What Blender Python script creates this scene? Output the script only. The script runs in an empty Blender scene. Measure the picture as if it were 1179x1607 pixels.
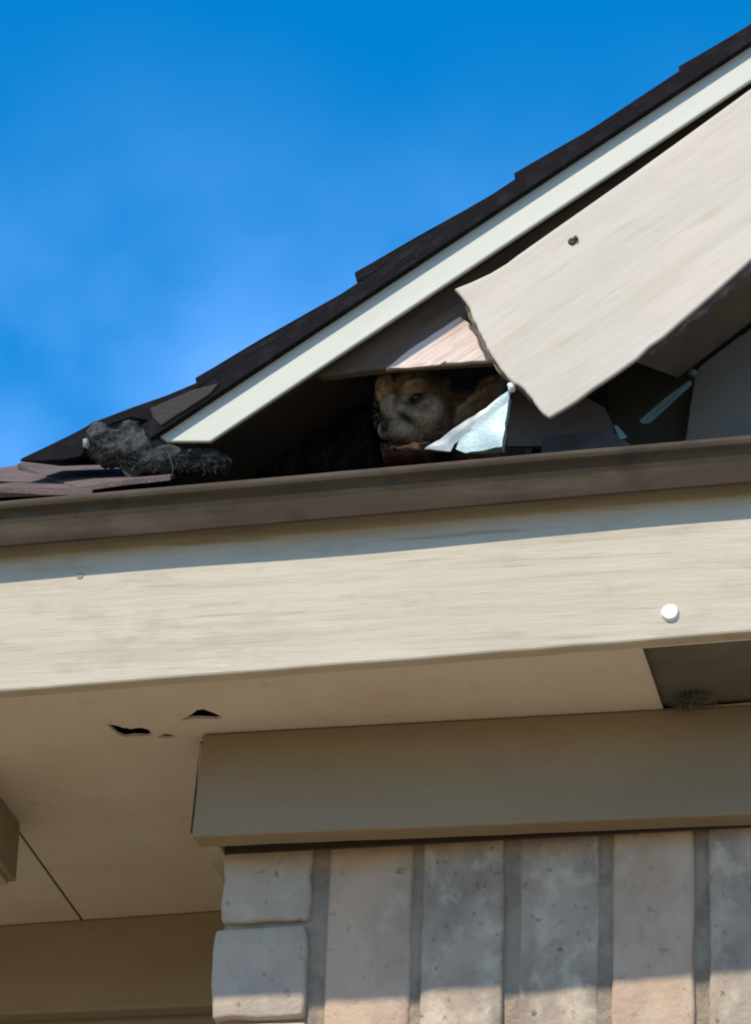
import bpy, bmesh, math, random
from mathutils import Vector, Matrix, noise
from mathutils.geometry import tessellate_polygon

random.seed(7)
S = bpy.context.scene
C = S.collection
R = math.radians

# ------------------------------------------------------------------ camera
IW, IH, F = 1179.0, 1607.0, 6500.0
PITCH, YAW, ROLL, DIST = R(27), R(12.5), R(2.0), 2.95
AIM = Vector((0, 0, 2.75))                       # a point on the front of the eave fascia
fwd = Vector((-math.sin(YAW)*math.cos(PITCH), math.cos(YAW)*math.cos(PITCH), math.sin(PITCH)))
r0 = fwd.cross(Vector((0, 0, 1))).normalized(); u0 = r0.cross(fwd)
rt = r0*math.cos(ROLL) + u0*math.sin(ROLL)
up = u0*math.cos(ROLL) - r0*math.sin(ROLL)
CAM = AIM - fwd*DIST
cd = bpy.data.cameras.new('camera'); cam = bpy.data.objects.new('camera', cd); C.objects.link(cam)
m = Matrix((rt, up, -fwd)).transposed().to_4x4(); m.translation = CAM
cam.matrix_world = m
cd.sensor_fit = 'VERTICAL'; cd.sensor_height = 24; cd.lens = 24*F/IH
cd.clip_start = 0.05; cd.clip_end = 2000
S.camera = cam

# ------------------------------------------------------------------ sky and sun
SUN_EL, SUN_AZ = 48.0, 22.0                      # azimuth: degrees towards -X from straight in front of the eave
sd = Vector((-math.sin(R(SUN_AZ))*math.cos(R(SUN_EL)), -math.cos(R(SUN_AZ))*math.cos(R(SUN_EL)), math.sin(R(SUN_EL))))
W = bpy.data.worlds.new('World'); S.world = W; W.use_nodes = True
nt = W.node_tree; nt.nodes.clear()
out = nt.nodes.new('ShaderNodeOutputWorld'); bg = nt.nodes.new('ShaderNodeBackground')
sky = nt.nodes.new('ShaderNodeTexSky'); sky.sky_type = 'NISHITA'; sky.sun_disc = False
sky.sun_elevation = R(SUN_EL); sky.sun_rotation = math.atan2(sd.x, sd.y)
sky.air_density = 1.0; sky.dust_density = 0.25; sky.ozone_density = 3.0
hs = nt.nodes.new('ShaderNodeHueSaturation'); hs.inputs['Saturation'].default_value = 1.52
hs.inputs['Hue'].default_value = 0.497
hs.inputs['Value'].default_value = 1.56
tc = nt.nodes.new('ShaderNodeTexCoord')
nz = nt.nodes.new('ShaderNodeTexNoise'); nz.inputs['Scale'].default_value = 14; nz.inputs['Detail'].default_value = 4
nz.inputs['Roughness'].default_value = 0.45
mr = nt.nodes.new('ShaderNodeMapRange'); mr.inputs[1].default_value = 0.38; mr.inputs[2].default_value = 0.74
mr.inputs[3].default_value = 0.05; mr.inputs[4].default_value = 0.85
mx = nt.nodes.new('ShaderNodeMix'); mx.data_type = 'RGBA'; mx.inputs[7].default_value = (1.9, 4.5, 10.2, 1)
L = nt.links.new
sx = nt.nodes.new('ShaderNodeSeparateXYZ'); ez = nt.nodes.new('ShaderNodeMapRange'); ml = nt.nodes.new('ShaderNodeMath'); ml.operation = 'MULTIPLY'
ez.interpolation_type = 'SMOOTHSTEP'
ez.inputs[1].default_value = 0.565; ez.inputs[2].default_value = 0.44; ez.inputs[3].default_value = 0.0; ez.inputs[4].default_value = 1.0
L(tc.outputs['Generated'], sx.inputs[0]); L(sx.outputs['Z'], ez.inputs[0])
L(tc.outputs['Generated'], nz.inputs['Vector']); L(nz.outputs['Fac'], mr.inputs[0])
L(mr.outputs[0], ml.inputs[0]); L(ez.outputs[0], ml.inputs[1]); L(ml.outputs[0], mx.inputs[0])
L(sky.outputs[0], hs.inputs['Color']); L(hs.outputs[0], mx.inputs[6]); L(mx.outputs[2], bg.inputs['Color'])
bg.inputs['Strength'].default_value = 0.11
L(bg.outputs[0], out.inputs['Surface'])
sl = bpy.data.lights.new('sun', 'SUN'); sl.energy = 3.7; sl.angle = R(1.1); sl.color = (1, 0.93, 0.80)
so = bpy.data.objects.new('sun', sl); C.objects.link(so)
so.rotation_euler = sd.to_track_quat('Z', 'Y').to_euler(); so.location = (-2, -5, 9)
S.view_settings.view_transform = 'Standard'; S.view_settings.look = 'None'
S.view_settings.gamma = 1; S.view_settings.use_curve_mapping = False
S.view_settings.exposure = 0.4
S.cycles.max_bounces = 8; S.cycles.pixel_filter_type = 'BLACKMAN_HARRIS'; S.cycles.filter_width = 2.1; S.cycles.diffuse_bounces = 6

# ------------------------------------------------------------------ helpers
def ray(px, py):
    return (fwd + rt*((px-IW/2)/F) + up*((IH/2-py)/F)).normalized()
def at(px, py, Y):                               # the point of the plane y = Y seen in that direction
    d = ray(px, py); return CAM + d*((Y-CAM.y)/d.y)
def on(px, py, p0, n):                           # the same on any plane
    d = ray(px, py); return CAM + d*((p0-CAM).dot(n)/d.dot(n))

def link(name, me, mat, parent=None, kind=None):
    o = bpy.data.objects.new(name, me)
    if mat is not None and not me.materials: me.materials.append(mat)
    C.objects.link(o)
    if parent is not None: o.parent = parent
    if kind: o['kind'] = kind
    return o
def wloc(o):
    v = Vector((0, 0, 0))
    while o is not None: v = v + o.location; o = o.parent
    return v
def obj(name, bm, mat, parent=None, kind=None, bevel=0, smooth=False, seg=2, origin=None):
    base = wloc(parent) if parent is not None else Vector((0, 0, 0))
    if origin is None: origin = base.copy()
    for v in bm.verts: v.co -= origin
    bmesh.ops.recalc_face_normals(bm, faces=bm.faces)
    me = bpy.data.meshes.new(name); bm.to_mesh(me); bm.free()
    o = link(name, me, mat, parent, kind); o.location = origin - base
    if smooth:
        for p in me.polygons: p.use_smooth = True
    if bevel:
        b = o.modifiers.new('bevel', 'BEVEL'); b.width = bevel; b.segments = seg; b.limit_method = 'ANGLE'; b.angle_limit = R(35)
    return o
def thing(name, label, cat, loc, group=None):
    o = bpy.data.objects.new(name, None); C.objects.link(o); o.location = loc
    o.empty_display_size = 0.05
    o['label'] = label; o['category'] = cat
    if group: o['group'] = group
    return o
def tag(o, label, cat, group=None):
    o['label'] = label; o['category'] = cat
    if group: o['group'] = group
    return o

def slab(front, off, holes=(), bm=None):
    """polygon (3-D points) with holes, extruded by the vector off"""
    bm = bm or bmesh.new()
    loops = [list(front)] + [list(h) for h in holes]
    if not holes:
        a = [bm.verts.new(p) for p in front]; b = [bm.verts.new(p + off) for p in front]
        bm.faces.new(a); bm.faces.new(list(reversed(b)))
        n = len(a)
        for i in range(n): bm.faces.new((a[i], b[i], b[(i+1) % n], a[(i+1) % n]))
        return bm
    flat = [p for l in loops for p in l]
    tri = tessellate_polygon(loops)
    a = [bm.verts.new(p) for p in flat]; b = [bm.verts.new(p + off) for p in flat]
    for t in tri:
        bm.faces.new([a[i] for i in t]); bm.faces.new([b[i] for i in reversed(t)])
    k = 0
    for l in loops:
        n = len(l)
        for i in range(n):
            p, q = k+i, k+(i+1) % n
            bm.faces.new((a[p], b[p], b[q], a[q]))
        k += n
    return bm
def box(x0, x1, y0, y1, z0, z1, bm=None):
    return slab([Vector((x0, y0, z0)), Vector((x1, y0, z0)), Vector((x1, y0, z1)), Vector((x0, y0, z1))], Vector((0, y1-y0, 0)), bm=bm)
def px(pts, Y): return [at(a, b, Y) for a, b in pts]
def dense(pts, step, jit, closed=True):
    """pixel outline cut into short steps with a little unevenness"""
    o = []; n = len(pts)
    for i in range(n if closed else n-1):
        a = Vector(pts[i]); b = Vector(pts[(i+1) % n]); d = (b-a).length; k = max(1, int(d/step))
        nn = Vector((-(b-a).y, (b-a).x)).normalized() if d else Vector((0, 0))
        for j in range(k):
            p = a + (b-a)*(j/k)
            if j: p = p + nn*random.uniform(-jit, jit)
            o.append((p.x, p.y))
    if not closed: o.append(tuple(pts[-1]))
    return o
def extrude_profile(prof, A, B, n, bm=None, wob=0.0):
    """prof: list of (dy, dz) closed; swept from A to B in n pieces"""
    bm = bm or bmesh.new(); rings = []
    for i in range(n+1):
        t = i/n; p = A.lerp(B, t)
        w = Vector((0, noise.noise(Vector((t*9, 3, 1)))*wob, noise.noise(Vector((t*7, 8, 2)))*wob))
        rings.append([bm.verts.new(p + w + Vector((0, dy, dz))) for dy, dz in prof])
    k = len(prof)
    for i in range(n):
        for j in range(k):
            bm.faces.new((rings[i][j], rings[i+1][j], rings[i+1][(j+1) % k], rings[i][(j+1) % k]))
    bm.faces.new(rings[0]); bm.faces.new(list(reversed(rings[-1])))
    return bm
def tube(pts, r, seg=6, bm=None, taper=None):
    bm = bm or bmesh.new(); rings = []
    for i, p in enumerate(pts):
        t = (pts[min(i+1, len(pts)-1)] - pts[max(i-1, 0)]).normalized()
        a = t.orthogonal().normalized(); b = t.cross(a)
        rr = r if taper is None else r*(1+(taper-1)*i/(len(pts)-1))
        rings.append([bm.verts.new(p + a*math.cos(2*math.pi*k/seg)*rr + b*math.sin(2*math.pi*k/seg)*rr) for k in range(seg)])
    for i in range(len(rings)-1):
        for k in range(seg):
            bm.faces.new((rings[i][k], rings[i][(k+1) % seg], rings[i+1][(k+1) % seg], rings[i+1][k]))
    bm.faces.new(rings[0]); bm.faces.new(list(reversed(rings[-1])))
    return bm

# ------------------------------------------------------------------ materials
def mat(name, base, rough=0.7, metal=0.0, spec=0.4, var=(), bump=(), rot=0.0, dirt=None):
    """var: (colour, scale xyz, low, high, amount) blotches; bump: (scale xyz, strength, distance)"""
    M = bpy.data.materials.new(name); M.use_nodes = True; N = M.node_tree.nodes; K = M.node_tree.links.new
    B = N['Principled BSDF']; B.inputs['Roughness'].default_value = rough; B.inputs['Metallic'].default_value = metal
    B.inputs['Specular IOR Level'].default_value = spec
    T = N.new('ShaderNodeTexCoord'); G = N.new('ShaderNodeMapping'); G.vector_type = 'POINT'
    G.inputs['Rotation'].default_value = (0, rot, 0)
    oi = N.new('ShaderNodeObjectInfo'); ad = N.new('ShaderNodeVectorMath'); ad.operation = 'ADD'
    cm = N.new('ShaderNodeVectorMath'); cm.operation = 'SCALE'; cm.inputs['Scale'].default_value = 37.0
    cx = N.new('ShaderNodeCombineXYZ'); K(oi.outputs['Random'], cx.inputs[0]); K(oi.outputs['Random'], cx.inputs[2])
    K(cx.outputs[0], cm.inputs[0])
    K(T.outputs['Object'], G.inputs[0]); K(G.outputs[0], ad.inputs[0]); K(cm.outputs[0], ad.inputs[1])
    def nz(sc, det=6, ro=0.6):
        s = N.new('ShaderNodeVectorMath'); s.operation = 'MULTIPLY'; s.inputs[1].default_value = sc
        K(ad.outputs[0], s.inputs[0])
        n = N.new('ShaderNodeTexNoise'); n.inputs['Scale'].default_value = 1; n.inputs['Detail'].default_value = det
        n.inputs['Roughness'].default_value = ro
        K(s.outputs[0], n.inputs['Vector']); return n
    col = None
    for (c, sc, lo, hi, am) in var:
        n = nz(sc); r = N.new('ShaderNodeMapRange'); r.inputs[1].default_value = lo; r.inputs[2].default_value = hi
        r.inputs[4].default_value = am; K(n.outputs['Fac'], r.inputs[0])
        x = N.new('ShaderNodeMix'); x.data_type = 'RGBA'; K(r.outputs[0], x.inputs[0]); x.inputs[7].default_value = (*c, 1)
        if col is None: x.inputs[6].default_value = (*base, 1)
        else: K(col, x.inputs[6])
        col = x.outputs[2]
    if col is None: B.inputs['Base Color'].default_value = (*base, 1)
    else: K(col, B.inputs['Base Color'])
    prev = None
    for (sc, st, di) in bump:
        n = nz(sc, 5); b = N.new('ShaderNodeBump'); b.inputs['Strength'].default_value = st; b.inputs['Distance'].default_value = di
        K(n.outputs['Fac'], b.inputs['Height'])
        if prev: K(prev, b.inputs['Normal'])
        prev = b.outputs['Normal']
    if prev: K(prev, B.inputs['Normal'])
    return M

CREAM, TAN = (0.50, 0.42, 0.305), (0.67, 0.58, 0.475)
pA, pB = at(361, 603, 0), at(1179, 63, 0)
U = (pB - pA).normalized(); SLOPE = math.atan2(U.z, U.x); NRM = Vector((-U.z, 0, U.x))
m_fascia = mat('cream_fascia_paint', CREAM, 0.62,
    var=[((0.37, 0.31, 0.21), (4, 6, 95), 0.50, 0.74, 0.75), ((0.56, 0.51, 0.40), (9, 9, 26), 0.5, 0.75, 0.6),
         ((0.36, 0.30, 0.21), (22, 22, 60), 0.55, 0.72, 0.6), ((0.40, 0.34, 0.235), (3, 3, 5), 0.45, 0.7, 0.6), ((0.27, 0.22, 0.15), (7, 10, 190), 0.60, 0.67, 0.55)],
    bump=[((9, 20, 120), 0.30, 0.0022), ((60, 60, 180), 0.2, 0.001)])
m_rake = mat('cream_rake_paint', (0.56, 0.48, 0.39), 0.62, rot=SLOPE,
    var=[((0.44, 0.37, 0.26), (3.5, 6, 60), 0.50, 0.75, 0.6), ((0.58, 0.53, 0.45), (8, 9, 20), 0.5, 0.75, 0.5),
         ((0.40, 0.33, 0.23), (14, 22, 120), 0.55, 0.75, 0.6), ((0.45, 0.39, 0.30), (4, 4, 7), 0.45, 0.7, 0.6)],
    bump=[((7, 20, 75), 0.25, 0.002), ((50, 50, 150), 0.18, 0.001)])
m_trim = mat('white_rake_metal', (0.50, 0.49, 0.40), 0.5, spec=0.5, rot=SLOPE,
    var=[((0.40, 0.42, 0.34), (6, 20, 70), 0.48, 0.72, 0.45)], bump=[((9, 40, 60), 0.2, 0.001)])
m_soffit = mat('tan_soffit_paint', TAN, 0.75,
    var=[((0.56, 0.47, 0.34), (7, 7, 7), 0.45, 0.7, 0.7), ((0.60, 0.47, 0.37), (18, 18, 18), 0.5, 0.72, 0.5),
         ((0.42, 0.33, 0.23), (45, 45, 45), 0.6, 0.78, 0.5)],
    bump=[((60, 60, 60), 0.25, 0.002), ((300, 300, 300), 0.2, 0.0006)])
m_frieze = mat('olive_tan_frieze_paint', (0.29, 0.215, 0.13), 0.7,
    var=[((0.23, 0.17, 0.095), (5, 10, 12), 0.42, 0.7, 0.6), ((0.25, 0.155, 0.09), (25, 25, 30), 0.55, 0.75, 0.5)],
    bump=[((12, 30, 90), 0.3, 0.002), ((250, 250, 250), 0.2, 0.0006)])
m_frieze2 = mat('tan_back_frieze_paint', (0.34, 0.26, 0.165), 0.7, var=[((0.23, 0.17, 0.10), (5, 10, 12), 0.42, 0.7, 0.6)], bump=[((250, 250, 250), 0.2, 0.0006)])
m_brown = mat('brown_drip_metal', (0.068, 0.049, 0.032), 0.85, spec=0.15,
    var=[((0.12, 0.092, 0.065), (9, 30, 60), 0.48, 0.70, 0.7), ((0.035, 0.024, 0.017), (16, 16, 30), 0.52, 0.68, 0.75)],
    bump=[((10, 30, 60), 0.35, 0.0015)])
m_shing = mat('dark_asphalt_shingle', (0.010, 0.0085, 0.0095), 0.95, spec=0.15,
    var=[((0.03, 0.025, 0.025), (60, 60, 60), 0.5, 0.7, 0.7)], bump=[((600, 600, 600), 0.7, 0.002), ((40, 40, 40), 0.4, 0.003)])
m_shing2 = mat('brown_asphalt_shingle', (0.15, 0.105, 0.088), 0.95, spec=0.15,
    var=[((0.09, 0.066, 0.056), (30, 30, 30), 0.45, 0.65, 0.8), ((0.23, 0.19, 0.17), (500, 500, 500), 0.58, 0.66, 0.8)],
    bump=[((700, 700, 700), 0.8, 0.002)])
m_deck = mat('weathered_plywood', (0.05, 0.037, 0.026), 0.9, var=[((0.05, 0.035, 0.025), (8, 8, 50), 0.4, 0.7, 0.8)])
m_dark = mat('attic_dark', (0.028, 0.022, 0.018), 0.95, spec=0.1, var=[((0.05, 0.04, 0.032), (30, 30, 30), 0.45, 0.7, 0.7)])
m_felt = mat('charcoal_felt', (0.15, 0.135, 0.125), 0.75, spec=0.3,
    var=[((0.12, 0.105, 0.095), (12, 12, 25), 0.4, 0.65, 0.8)], bump=[((30, 30, 60), 0.4, 0.004)])
m_gable = mat('grey_gable_board', (0.17, 0.14, 0.105), 0.8, var=[((0.10, 0.085, 0.065), (9, 9, 14), 0.4, 0.7, 0.7)],
    bump=[((60, 60, 60), 0.3, 0.002)])
m_rsoff = mat('brown_rake_soffit', (0.22, 0.165, 0.11), 0.8, var=[((0.08, 0.065, 0.05), (14, 14, 14), 0.4, 0.7, 0.7)],
    bump=[((60, 60, 60), 0.3, 0.002)])
m_raw = mat('raw_pine', (0.70, 0.55, 0.46), 0.75, rot=SLOPE,
    var=[((0.36, 0.24, 0.15), (10, 20, 140), 0.52, 0.7, 0.8), ((0.28, 0.16, 0.09), (18, 18, 40), 0.6, 0.75, 0.8)],
    bump=[((10, 30, 220), 0.6, 0.002)])
m_rafter_shade = mat('shaded_rafter_wood', (0.17, 0.125, 0.095), 0.85, rot=SLOPE, var=[((0.09, 0.06, 0.045), (8, 20, 90), 0.45, 0.7, 0.8)], bump=[((10, 30, 160), 0.5, 0.002)])  # darker copy of the raw wood, trim's shadow put into its colour
m_rot = mat('rotted_grey_wood', (0.27, 0.225, 0.155), 0.9, spec=0.15,
    var=[((0.13, 0.095, 0.065), (45, 45, 45), 0.46, 0.64, 0.85), ((0.30, 0.28, 0.22), (30, 30, 60), 0.52, 0.7, 0.7),
         ((0.07, 0.035, 0.02), (26, 26, 26), 0.58, 0.7, 0.8)],
    bump=[((160, 160, 260), 0.8, 0.003), ((500, 500, 500), 0.4, 0.001)])
m_redrot = mat('red_brown_rot', (0.10, 0.05, 0.032), 0.95, spec=0.1, var=[((0.04, 0.02, 0.013), (80, 80, 80), 0.45, 0.6, 0.8)],
    bump=[((200, 200, 200), 0.9, 0.004)])
m_alu = mat('bare_aluminium', (0.42, 0.52, 0.49), 0.5, metal=0.15, spec=0.6,
    var=[((0.36, 0.50, 0.50), (60, 60, 60), 0.5, 0.66, 0.6)], bump=[((120, 120, 120), 0.1, 0.0006)])
m_alug = mat('dull_grey_metal', (0.34, 0.36, 0.34), 0.5, metal=0.3, var=[((0.2, 0.21, 0.2), (60, 60, 60), 0.5, 0.66, 0.6)])
m_green = mat('grey_green_metal', (0.13, 0.155, 0.12), 0.5, metal=0.1, var=[((0.16, 0.2, 0.18), (60, 60, 60), 0.45, 0.66, 0.6)])
m_alug2 = mat('dark_grey_metal', (0.12, 0.13, 0.12), 0.6)
m_wool = mat('grey_fibre', (0.085, 0.088, 0.082), 1.0, spec=0.05,
    var=[((0.035, 0.035, 0.035), (90, 90, 90), 0.45, 0.6, 0.85), ((0.15, 0.155, 0.14), (50, 50, 50), 0.55, 0.7, 0.6)],
    bump=[((420, 420, 420), 0.9, 0.003)])
m_fleck = mat('pale_fleck', (0.3, 0.3, 0.27), 0.8)
m_cap = mat('white_cap', (0.74, 0.75, 0.70), 0.6)
m_hole_gap = mat('nail_hole_and_gap_shade', (0.06, 0.045, 0.03), 0.9)
m_mort = mat('grey_mortar', (0.36, 0.275, 0.195), 0.95, spec=0.1,
    var=[((0.20, 0.155, 0.12), (40, 40, 40), 0.45, 0.65, 0.8), ((0.26, 0.24, 0.21), (120, 120, 120), 0.55, 0.7, 0.7)],
    bump=[((200, 200, 200), 0.8, 0.003)])
def brickmat(name, base, a, b, c):
    return mat(name, base, 0.9, spec=0.15,
        var=[(a, (22, 22, 16), 0.42, 0.66, 0.85), (b, (48, 48, 40), 0.50, 0.68, 0.75), (c, (110, 110, 100), 0.60, 0.70, 0.8)],
        bump=[((45, 45, 45), 0.4, 0.003), ((260, 260, 260), 0.55, 0.0015)])
m_bg = brickmat('grey_brick', (0.50, 0.395, 0.295), (0.38, 0.30, 0.23), (0.52, 0.43, 0.33), (0.17, 0.14, 0.11))
m_bp = brickmat('pinkish_tan_brick', (0.55, 0.385, 0.265), (0.42, 0.295, 0.205), (0.55, 0.43, 0.32), (0.22, 0.175, 0.14))
m_bm = brickmat('mottled_grey_brick', (0.45, 0.35, 0.26), (0.25, 0.195, 0.15), (0.62, 0.51, 0.38), (0.10, 0.085, 0.075))
m_ground = mat('dry_lawn', (0.25, 0.175, 0.085), 0.95, spec=0.1, var=[((0.30, 0.22, 0.12), (0.6, 0.6, 0.6), 0.45, 0.65, 0.8)])
m_walk = mat('concrete', (0.36, 0.31, 0.23), 0.9, var=[((0.22, 0.205, 0.18), (3, 3, 3), 0.4, 0.7, 0.7)])
m_siding = mat('tan_siding', (0.33, 0.27, 0.18), 0.75, bump=[((4, 4, 90), 0.3, 0.002)])

# ------------------------------------------------------------------ ground
bm = bmesh.new(); q = 400
bm.faces.new([bm.verts.new(p) for p in ((-q, -q, 0), (q, -q, 0), (q, q, 0), (-q, q, 0))])
obj('ground', bm, m_ground, kind='structure')
obj('path', box(-6, 8, -2.2, -0.9, -0.05, 0.03), m_walk, kind='structure')

# ------------------------------------------------------------------ the house
house = thing('brick_house', 'tan brick house corner with broken rake board, open eave and dark shingle roof', 'house', (0.3, 0.115, 0))
XL, XR = -1500, 2900
def lin(x, x0, y0, x1, y1): return y0 + (y1-y0)*(x-x0)/(x1-x0)

# eave fascia board
def fbot(x): return lin(x, 0, 1086, 1179, 992)
def ftop(x): return lin(x, 0, 800, 1179, 700)
xs = [XL] + list(range(-300, 1500, 60)) + [XR]
low = [at(x, fbot(x) + random.uniform(-0.8, 0.8), 0) for x in xs]
top = [at(x, ftop(x), 0) for x in reversed(xs)]
fas = obj('fascia_board', slab(low + top, Vector((0, 0.0125, 0))), m_fascia, house, bevel=0.0018)

# brown drip edge along the eave: rounded nose, face leaning in, top flange
A, B = at(XL, lin(XL, 0, 787, 1179, 682), -0.026), at(XR, lin(XR, 0, 787, 1179, 682), -0.026)
H = (at(600, 727, -0.026) - at(600, 797, -0.0175)).z
prof = [(0.0, 0.0), (-0.0030, -0.0015), (-0.0040, -0.0045), (-0.0030, -0.0075), (0.0005, -0.0100), (0.0040, -H*0.55), (0.0085, -H-0.001), (0.0100, -H-0.0015),
        (0.0110, -H*0.9), (0.0130, -H*0.5), (0.0145, -0.012), (0.11, 0.030), (0.11, 0.034)]
obj('drip_edge', extrude_profile(prof, A, B, 60, wob=0.0016), m_brown, house, smooth=False, bevel=0.0008)

# soffit: horizontal board just above the bottom of the fascia, with torn holes and a vent opening
s0, s1 = at(0, 1082, 0.0125), at(1179, 990, 0.0125)
sn = (s1 - s0).cross(Vector((0, 1, 0))).normalized()
if sn.z > 0: sn = -sn
def sof(x, y): return on(x, y, s0, sn)
def sofXY(X, Y):                                 # point of the soffit plane above X, Y
    return Vector((X, Y, s0.z - ((X-s0.x)*sn.x)/sn.z))
YF = sof(600, 1137).y                            # front of the front frieze
YB = sof(170, 1440).y                            # front of the back frieze
hole1 = [(168, 1136), (180, 1138), (192, 1142), (205, 1144), (222, 1142), (233, 1145), (240, 1152), (232, 1156), (210, 1155), (196, 1157), (186, 1153), (176, 1145)]
hole2 = [(283, 1131), (296, 1124), (310, 1114), (320, 1113), (334, 1118), (350, 1126), (340, 1129), (322, 1128), (300, 1128)]
hole3 = [(246, 1155), (258, 1152), (270, 1153), (278, 1155), (268, 1159), (252, 1158)]
v0 = sof(1003, 1018); v1 = sof(1046, 1114)
VX = (v0.x+v1.x)/2
vent = [Vector((VX, v0.y, 0)), Vector((VX+0.36, v0.y, 0)), Vector((VX+0.36, 0.1350, 0)), Vector((VX, 0.1350, 0))]
vent = [sofXY(p.x, p.y) for p in vent]
xj = sof(80, 1376).x
xl = -1.6; xr = 1.7
def soffit_part(x0, x1, y0, y1, holes):
    o = [sofXY(x0, y0), sofXY(x1, y0), sofXY(x1, y1), sofXY(x0, y1)]
    return obj('soffit_panel', slab(o, Vector((0, 0, 0.0022)), holes), m_soffit, house)
hl = [[sof(*p) for p in dense(h, 6, 0.6)] for h in (hole1, hole2, hole3)]
soffit_part(xj+0.0012, xr, 0.0122, YB+0.02, hl + [vent])
soffit_part(xl, xj-0.0012, 0.0122, YB+0.02, [])
# dark screen above the vent
c0 = [p + Vector((0, 0, 0.0045)) for p in vent]
bm = slab([c0[0] + Vector((-.01, -.003, 0)), c0[1] + Vector((.01, -.003, 0)), c0[2] + Vector((.01, .003, 0)), c0[3] + Vector((-.01, .003, 0))], Vector((0, 0, 0.003)))
m_vent = mat('dark_vent_screen', (0.17, 0.155, 0.12), 0.8, var=[((0.12, 0.105, 0.08), (14, 30, 10), 0.4, 0.65, 0.8)], bump=[((700, 700, 700), 0.8, 0.002)])
vo = obj('vent_screen', bm, m_vent, house)
# front frieze board
def yf(x): return 0.1125 + 0.0195*max(0.0, min(1.0, (x-318)/861))
XF = at(318, 1150, YF).x
fz_top = [(318, 1150), (1179, 1109)]
def fzb(x): return lin(x, 300, 1313, 1179, 1277)
xs = [300] + list(range(360, 1500, 60)) + [XR]
low = [at(x, fzb(x) + (0 if x == 300 else random.uniform(-0.7, 0.7)), yf(x)) for x in xs]
ztop = sofXY(0, YF).z
tl = at(318, 1150, yf(318)); tl.z = sofXY(tl.x, tl.y).z - 0.0004
tops = []
for p in reversed(low[1:]):
    q = p.copy(); q.z = sofXY(q.x, q.y).z - 0.0004; tops.append(q)
TF = 0.022
obj('frieze_board', slab(low + tops + [tl], Vector((0, TF, 0))), m_frieze, house, bevel=0.0022)
# crooked strip, gap shade put into its dark colour; return board round the corner
zb = low[0].z
gp = [at(305, 1316, .119), at(299, 1305, .119), at(314, 1165, .119), at(322, 1160, .119)]
obj('gap_shade_strip', slab(gp, Vector((0, 0.006, 0))), m_hole_gap, house)
xc = at(302, 1312, yf(302)).x
wallx = at(345, 1400, YF+TF+0.014).x
bm = slab([Vector((xc, 0.1175, zb+0.0012)), Vector((wallx+0.003, 0.1175, zb+0.0012)), Vector((wallx+0.003, YB-0.001, zb+0.004)), Vector((xc, YB-0.001, zb+0.004))], Vector((0, 0, tl.z-zb-0.006)))
m_pale = mat('pale_tan_trim_and_bounce', (0.40, 0.35, 0.235), 0.75, var=[((0.3, 0.25, 0.16), (20, 20, 20), 0.45, 0.7, 0.5)])
obj('return_board', bm, m_pale, house, bevel=0.001)

# back frieze, back wall beneath it
b0 = at(0, 1592, YB); z1 = b0.z
obj('back_frieze_board', slab([Vector((xl, YB, z1)), Vector((wallx+0.03, YB, z1)), sofXY(wallx+0.03, YB), sofXY(xl, YB)], Vector((0, 0.019, 0))), m_frieze2, house, bevel=0.002)
ZS = z1
for i in range(16):
    zt = ZS + 0.005 - 0.15*i; zbt = max(zt-0.148, 0.02)
    if zt < 0.1: break
    a = [Vector((xl, YB+0.012, zbt)), Vector((wallx+0.02, YB+0.012, zbt)), Vector((wallx+0.02, YB+0.024, zt)), Vector((xl, YB+0.024, zt))]
    obj('siding_board', slab(a, Vector((0, 0.012, 0))), m_siding, house)

# the beam end at the left, hanging under the soffit
e = sof(33, 1293); bx = e.x
zz = at(21, 1385, e.y).z
obj('beam_end', box(bx-0.26, bx, 0.13, e.y, zz, e.z-0.001), m_frieze, house, bevel=0.002)
obj('beam_underside_bounce', box(bx-0.25, bx-0.006, 0.135, e.y-0.003, zz-0.003, zz+0.001), m_pale, house)  # pale plate, ground bounce on the beam underside put into its colour

# ---------------------------------------------------------------- brick wall
YW = 0.1325 + TF + 0.002
wallA = at(345, 1400, YW).x
wall = obj('wall', box(wallA+0.004, xr, YW+0.0045, YB+0.6, 0.0, sofXY(0, YW).z-0.01), m_mort, house)
def brick_mesh(w, h, d, seed, nx=4, nz=5, rough=0.0012):
    random.seed(seed); bm = bmesh.new()
    bmesh.ops.create_grid(bm, x_segments=nx, y_segments=nz, size=0.5)
    for v in bm.verts:
        x, y = v.co.x, v.co.y
        ex = abs(x) > 0.49; ey = abs(y) > 0.49
        v.co = Vector((x*w, 0, y*h))
        v.co.x += random.uniform(-1, 1)*rough*(0.9 if ex else 1.0); v.co.z += random.uniform(-1, 1)*rough
        v.co.y += noise.noise(Vector((x*3+seed, y*3, seed*1.7)))*rough*1.6
        if ex and ey: v.co.x *= 0.975; v.co.z *= 0.985
    fr = bm.faces[:]
    r = bmesh.ops.extrude_face_region(bm, geom=fr)
    for v in [g for g in r['geom'] if isinstance(g, bmesh.types.BMVert)]: v.co.y += d
    bmesh.ops.recalc_face_normals(bm, faces=bm.faces)
    me = bpy.data.meshes.new('brick'); bm.to_mesh(me); bm.free()
    for p in me.polygons: p.use_smooth = True
    return me
base = wloc(wall)
def put_brick(x0, x1, z0, z1, mt, y=YW, seed=1, d=0.055, me=None):
    if me is None:
        me = brick_mesh(x1-x0, z1-z0, d, seed)
    if not me.materials: me.materials.append(None)
    o = bpy.data.objects.new('brick', me); C.objects.link(o); o.parent = wall
    o.location = Vector(((x0+x1)/2, y, (z0+z1)/2)) - base
    o.material_slots[0].link = 'OBJECT'; o.material_slots[0].material = mt
    b = o.modifiers.new('bevel', 'BEVEL'); b.width = 0.003; b.segments = 2; b.limit_method = 'ANGLE'; b.angle_limit = R(50)
    return o
zt = at(600, 1310, YW).z
top_z = zt + 0.02
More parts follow.
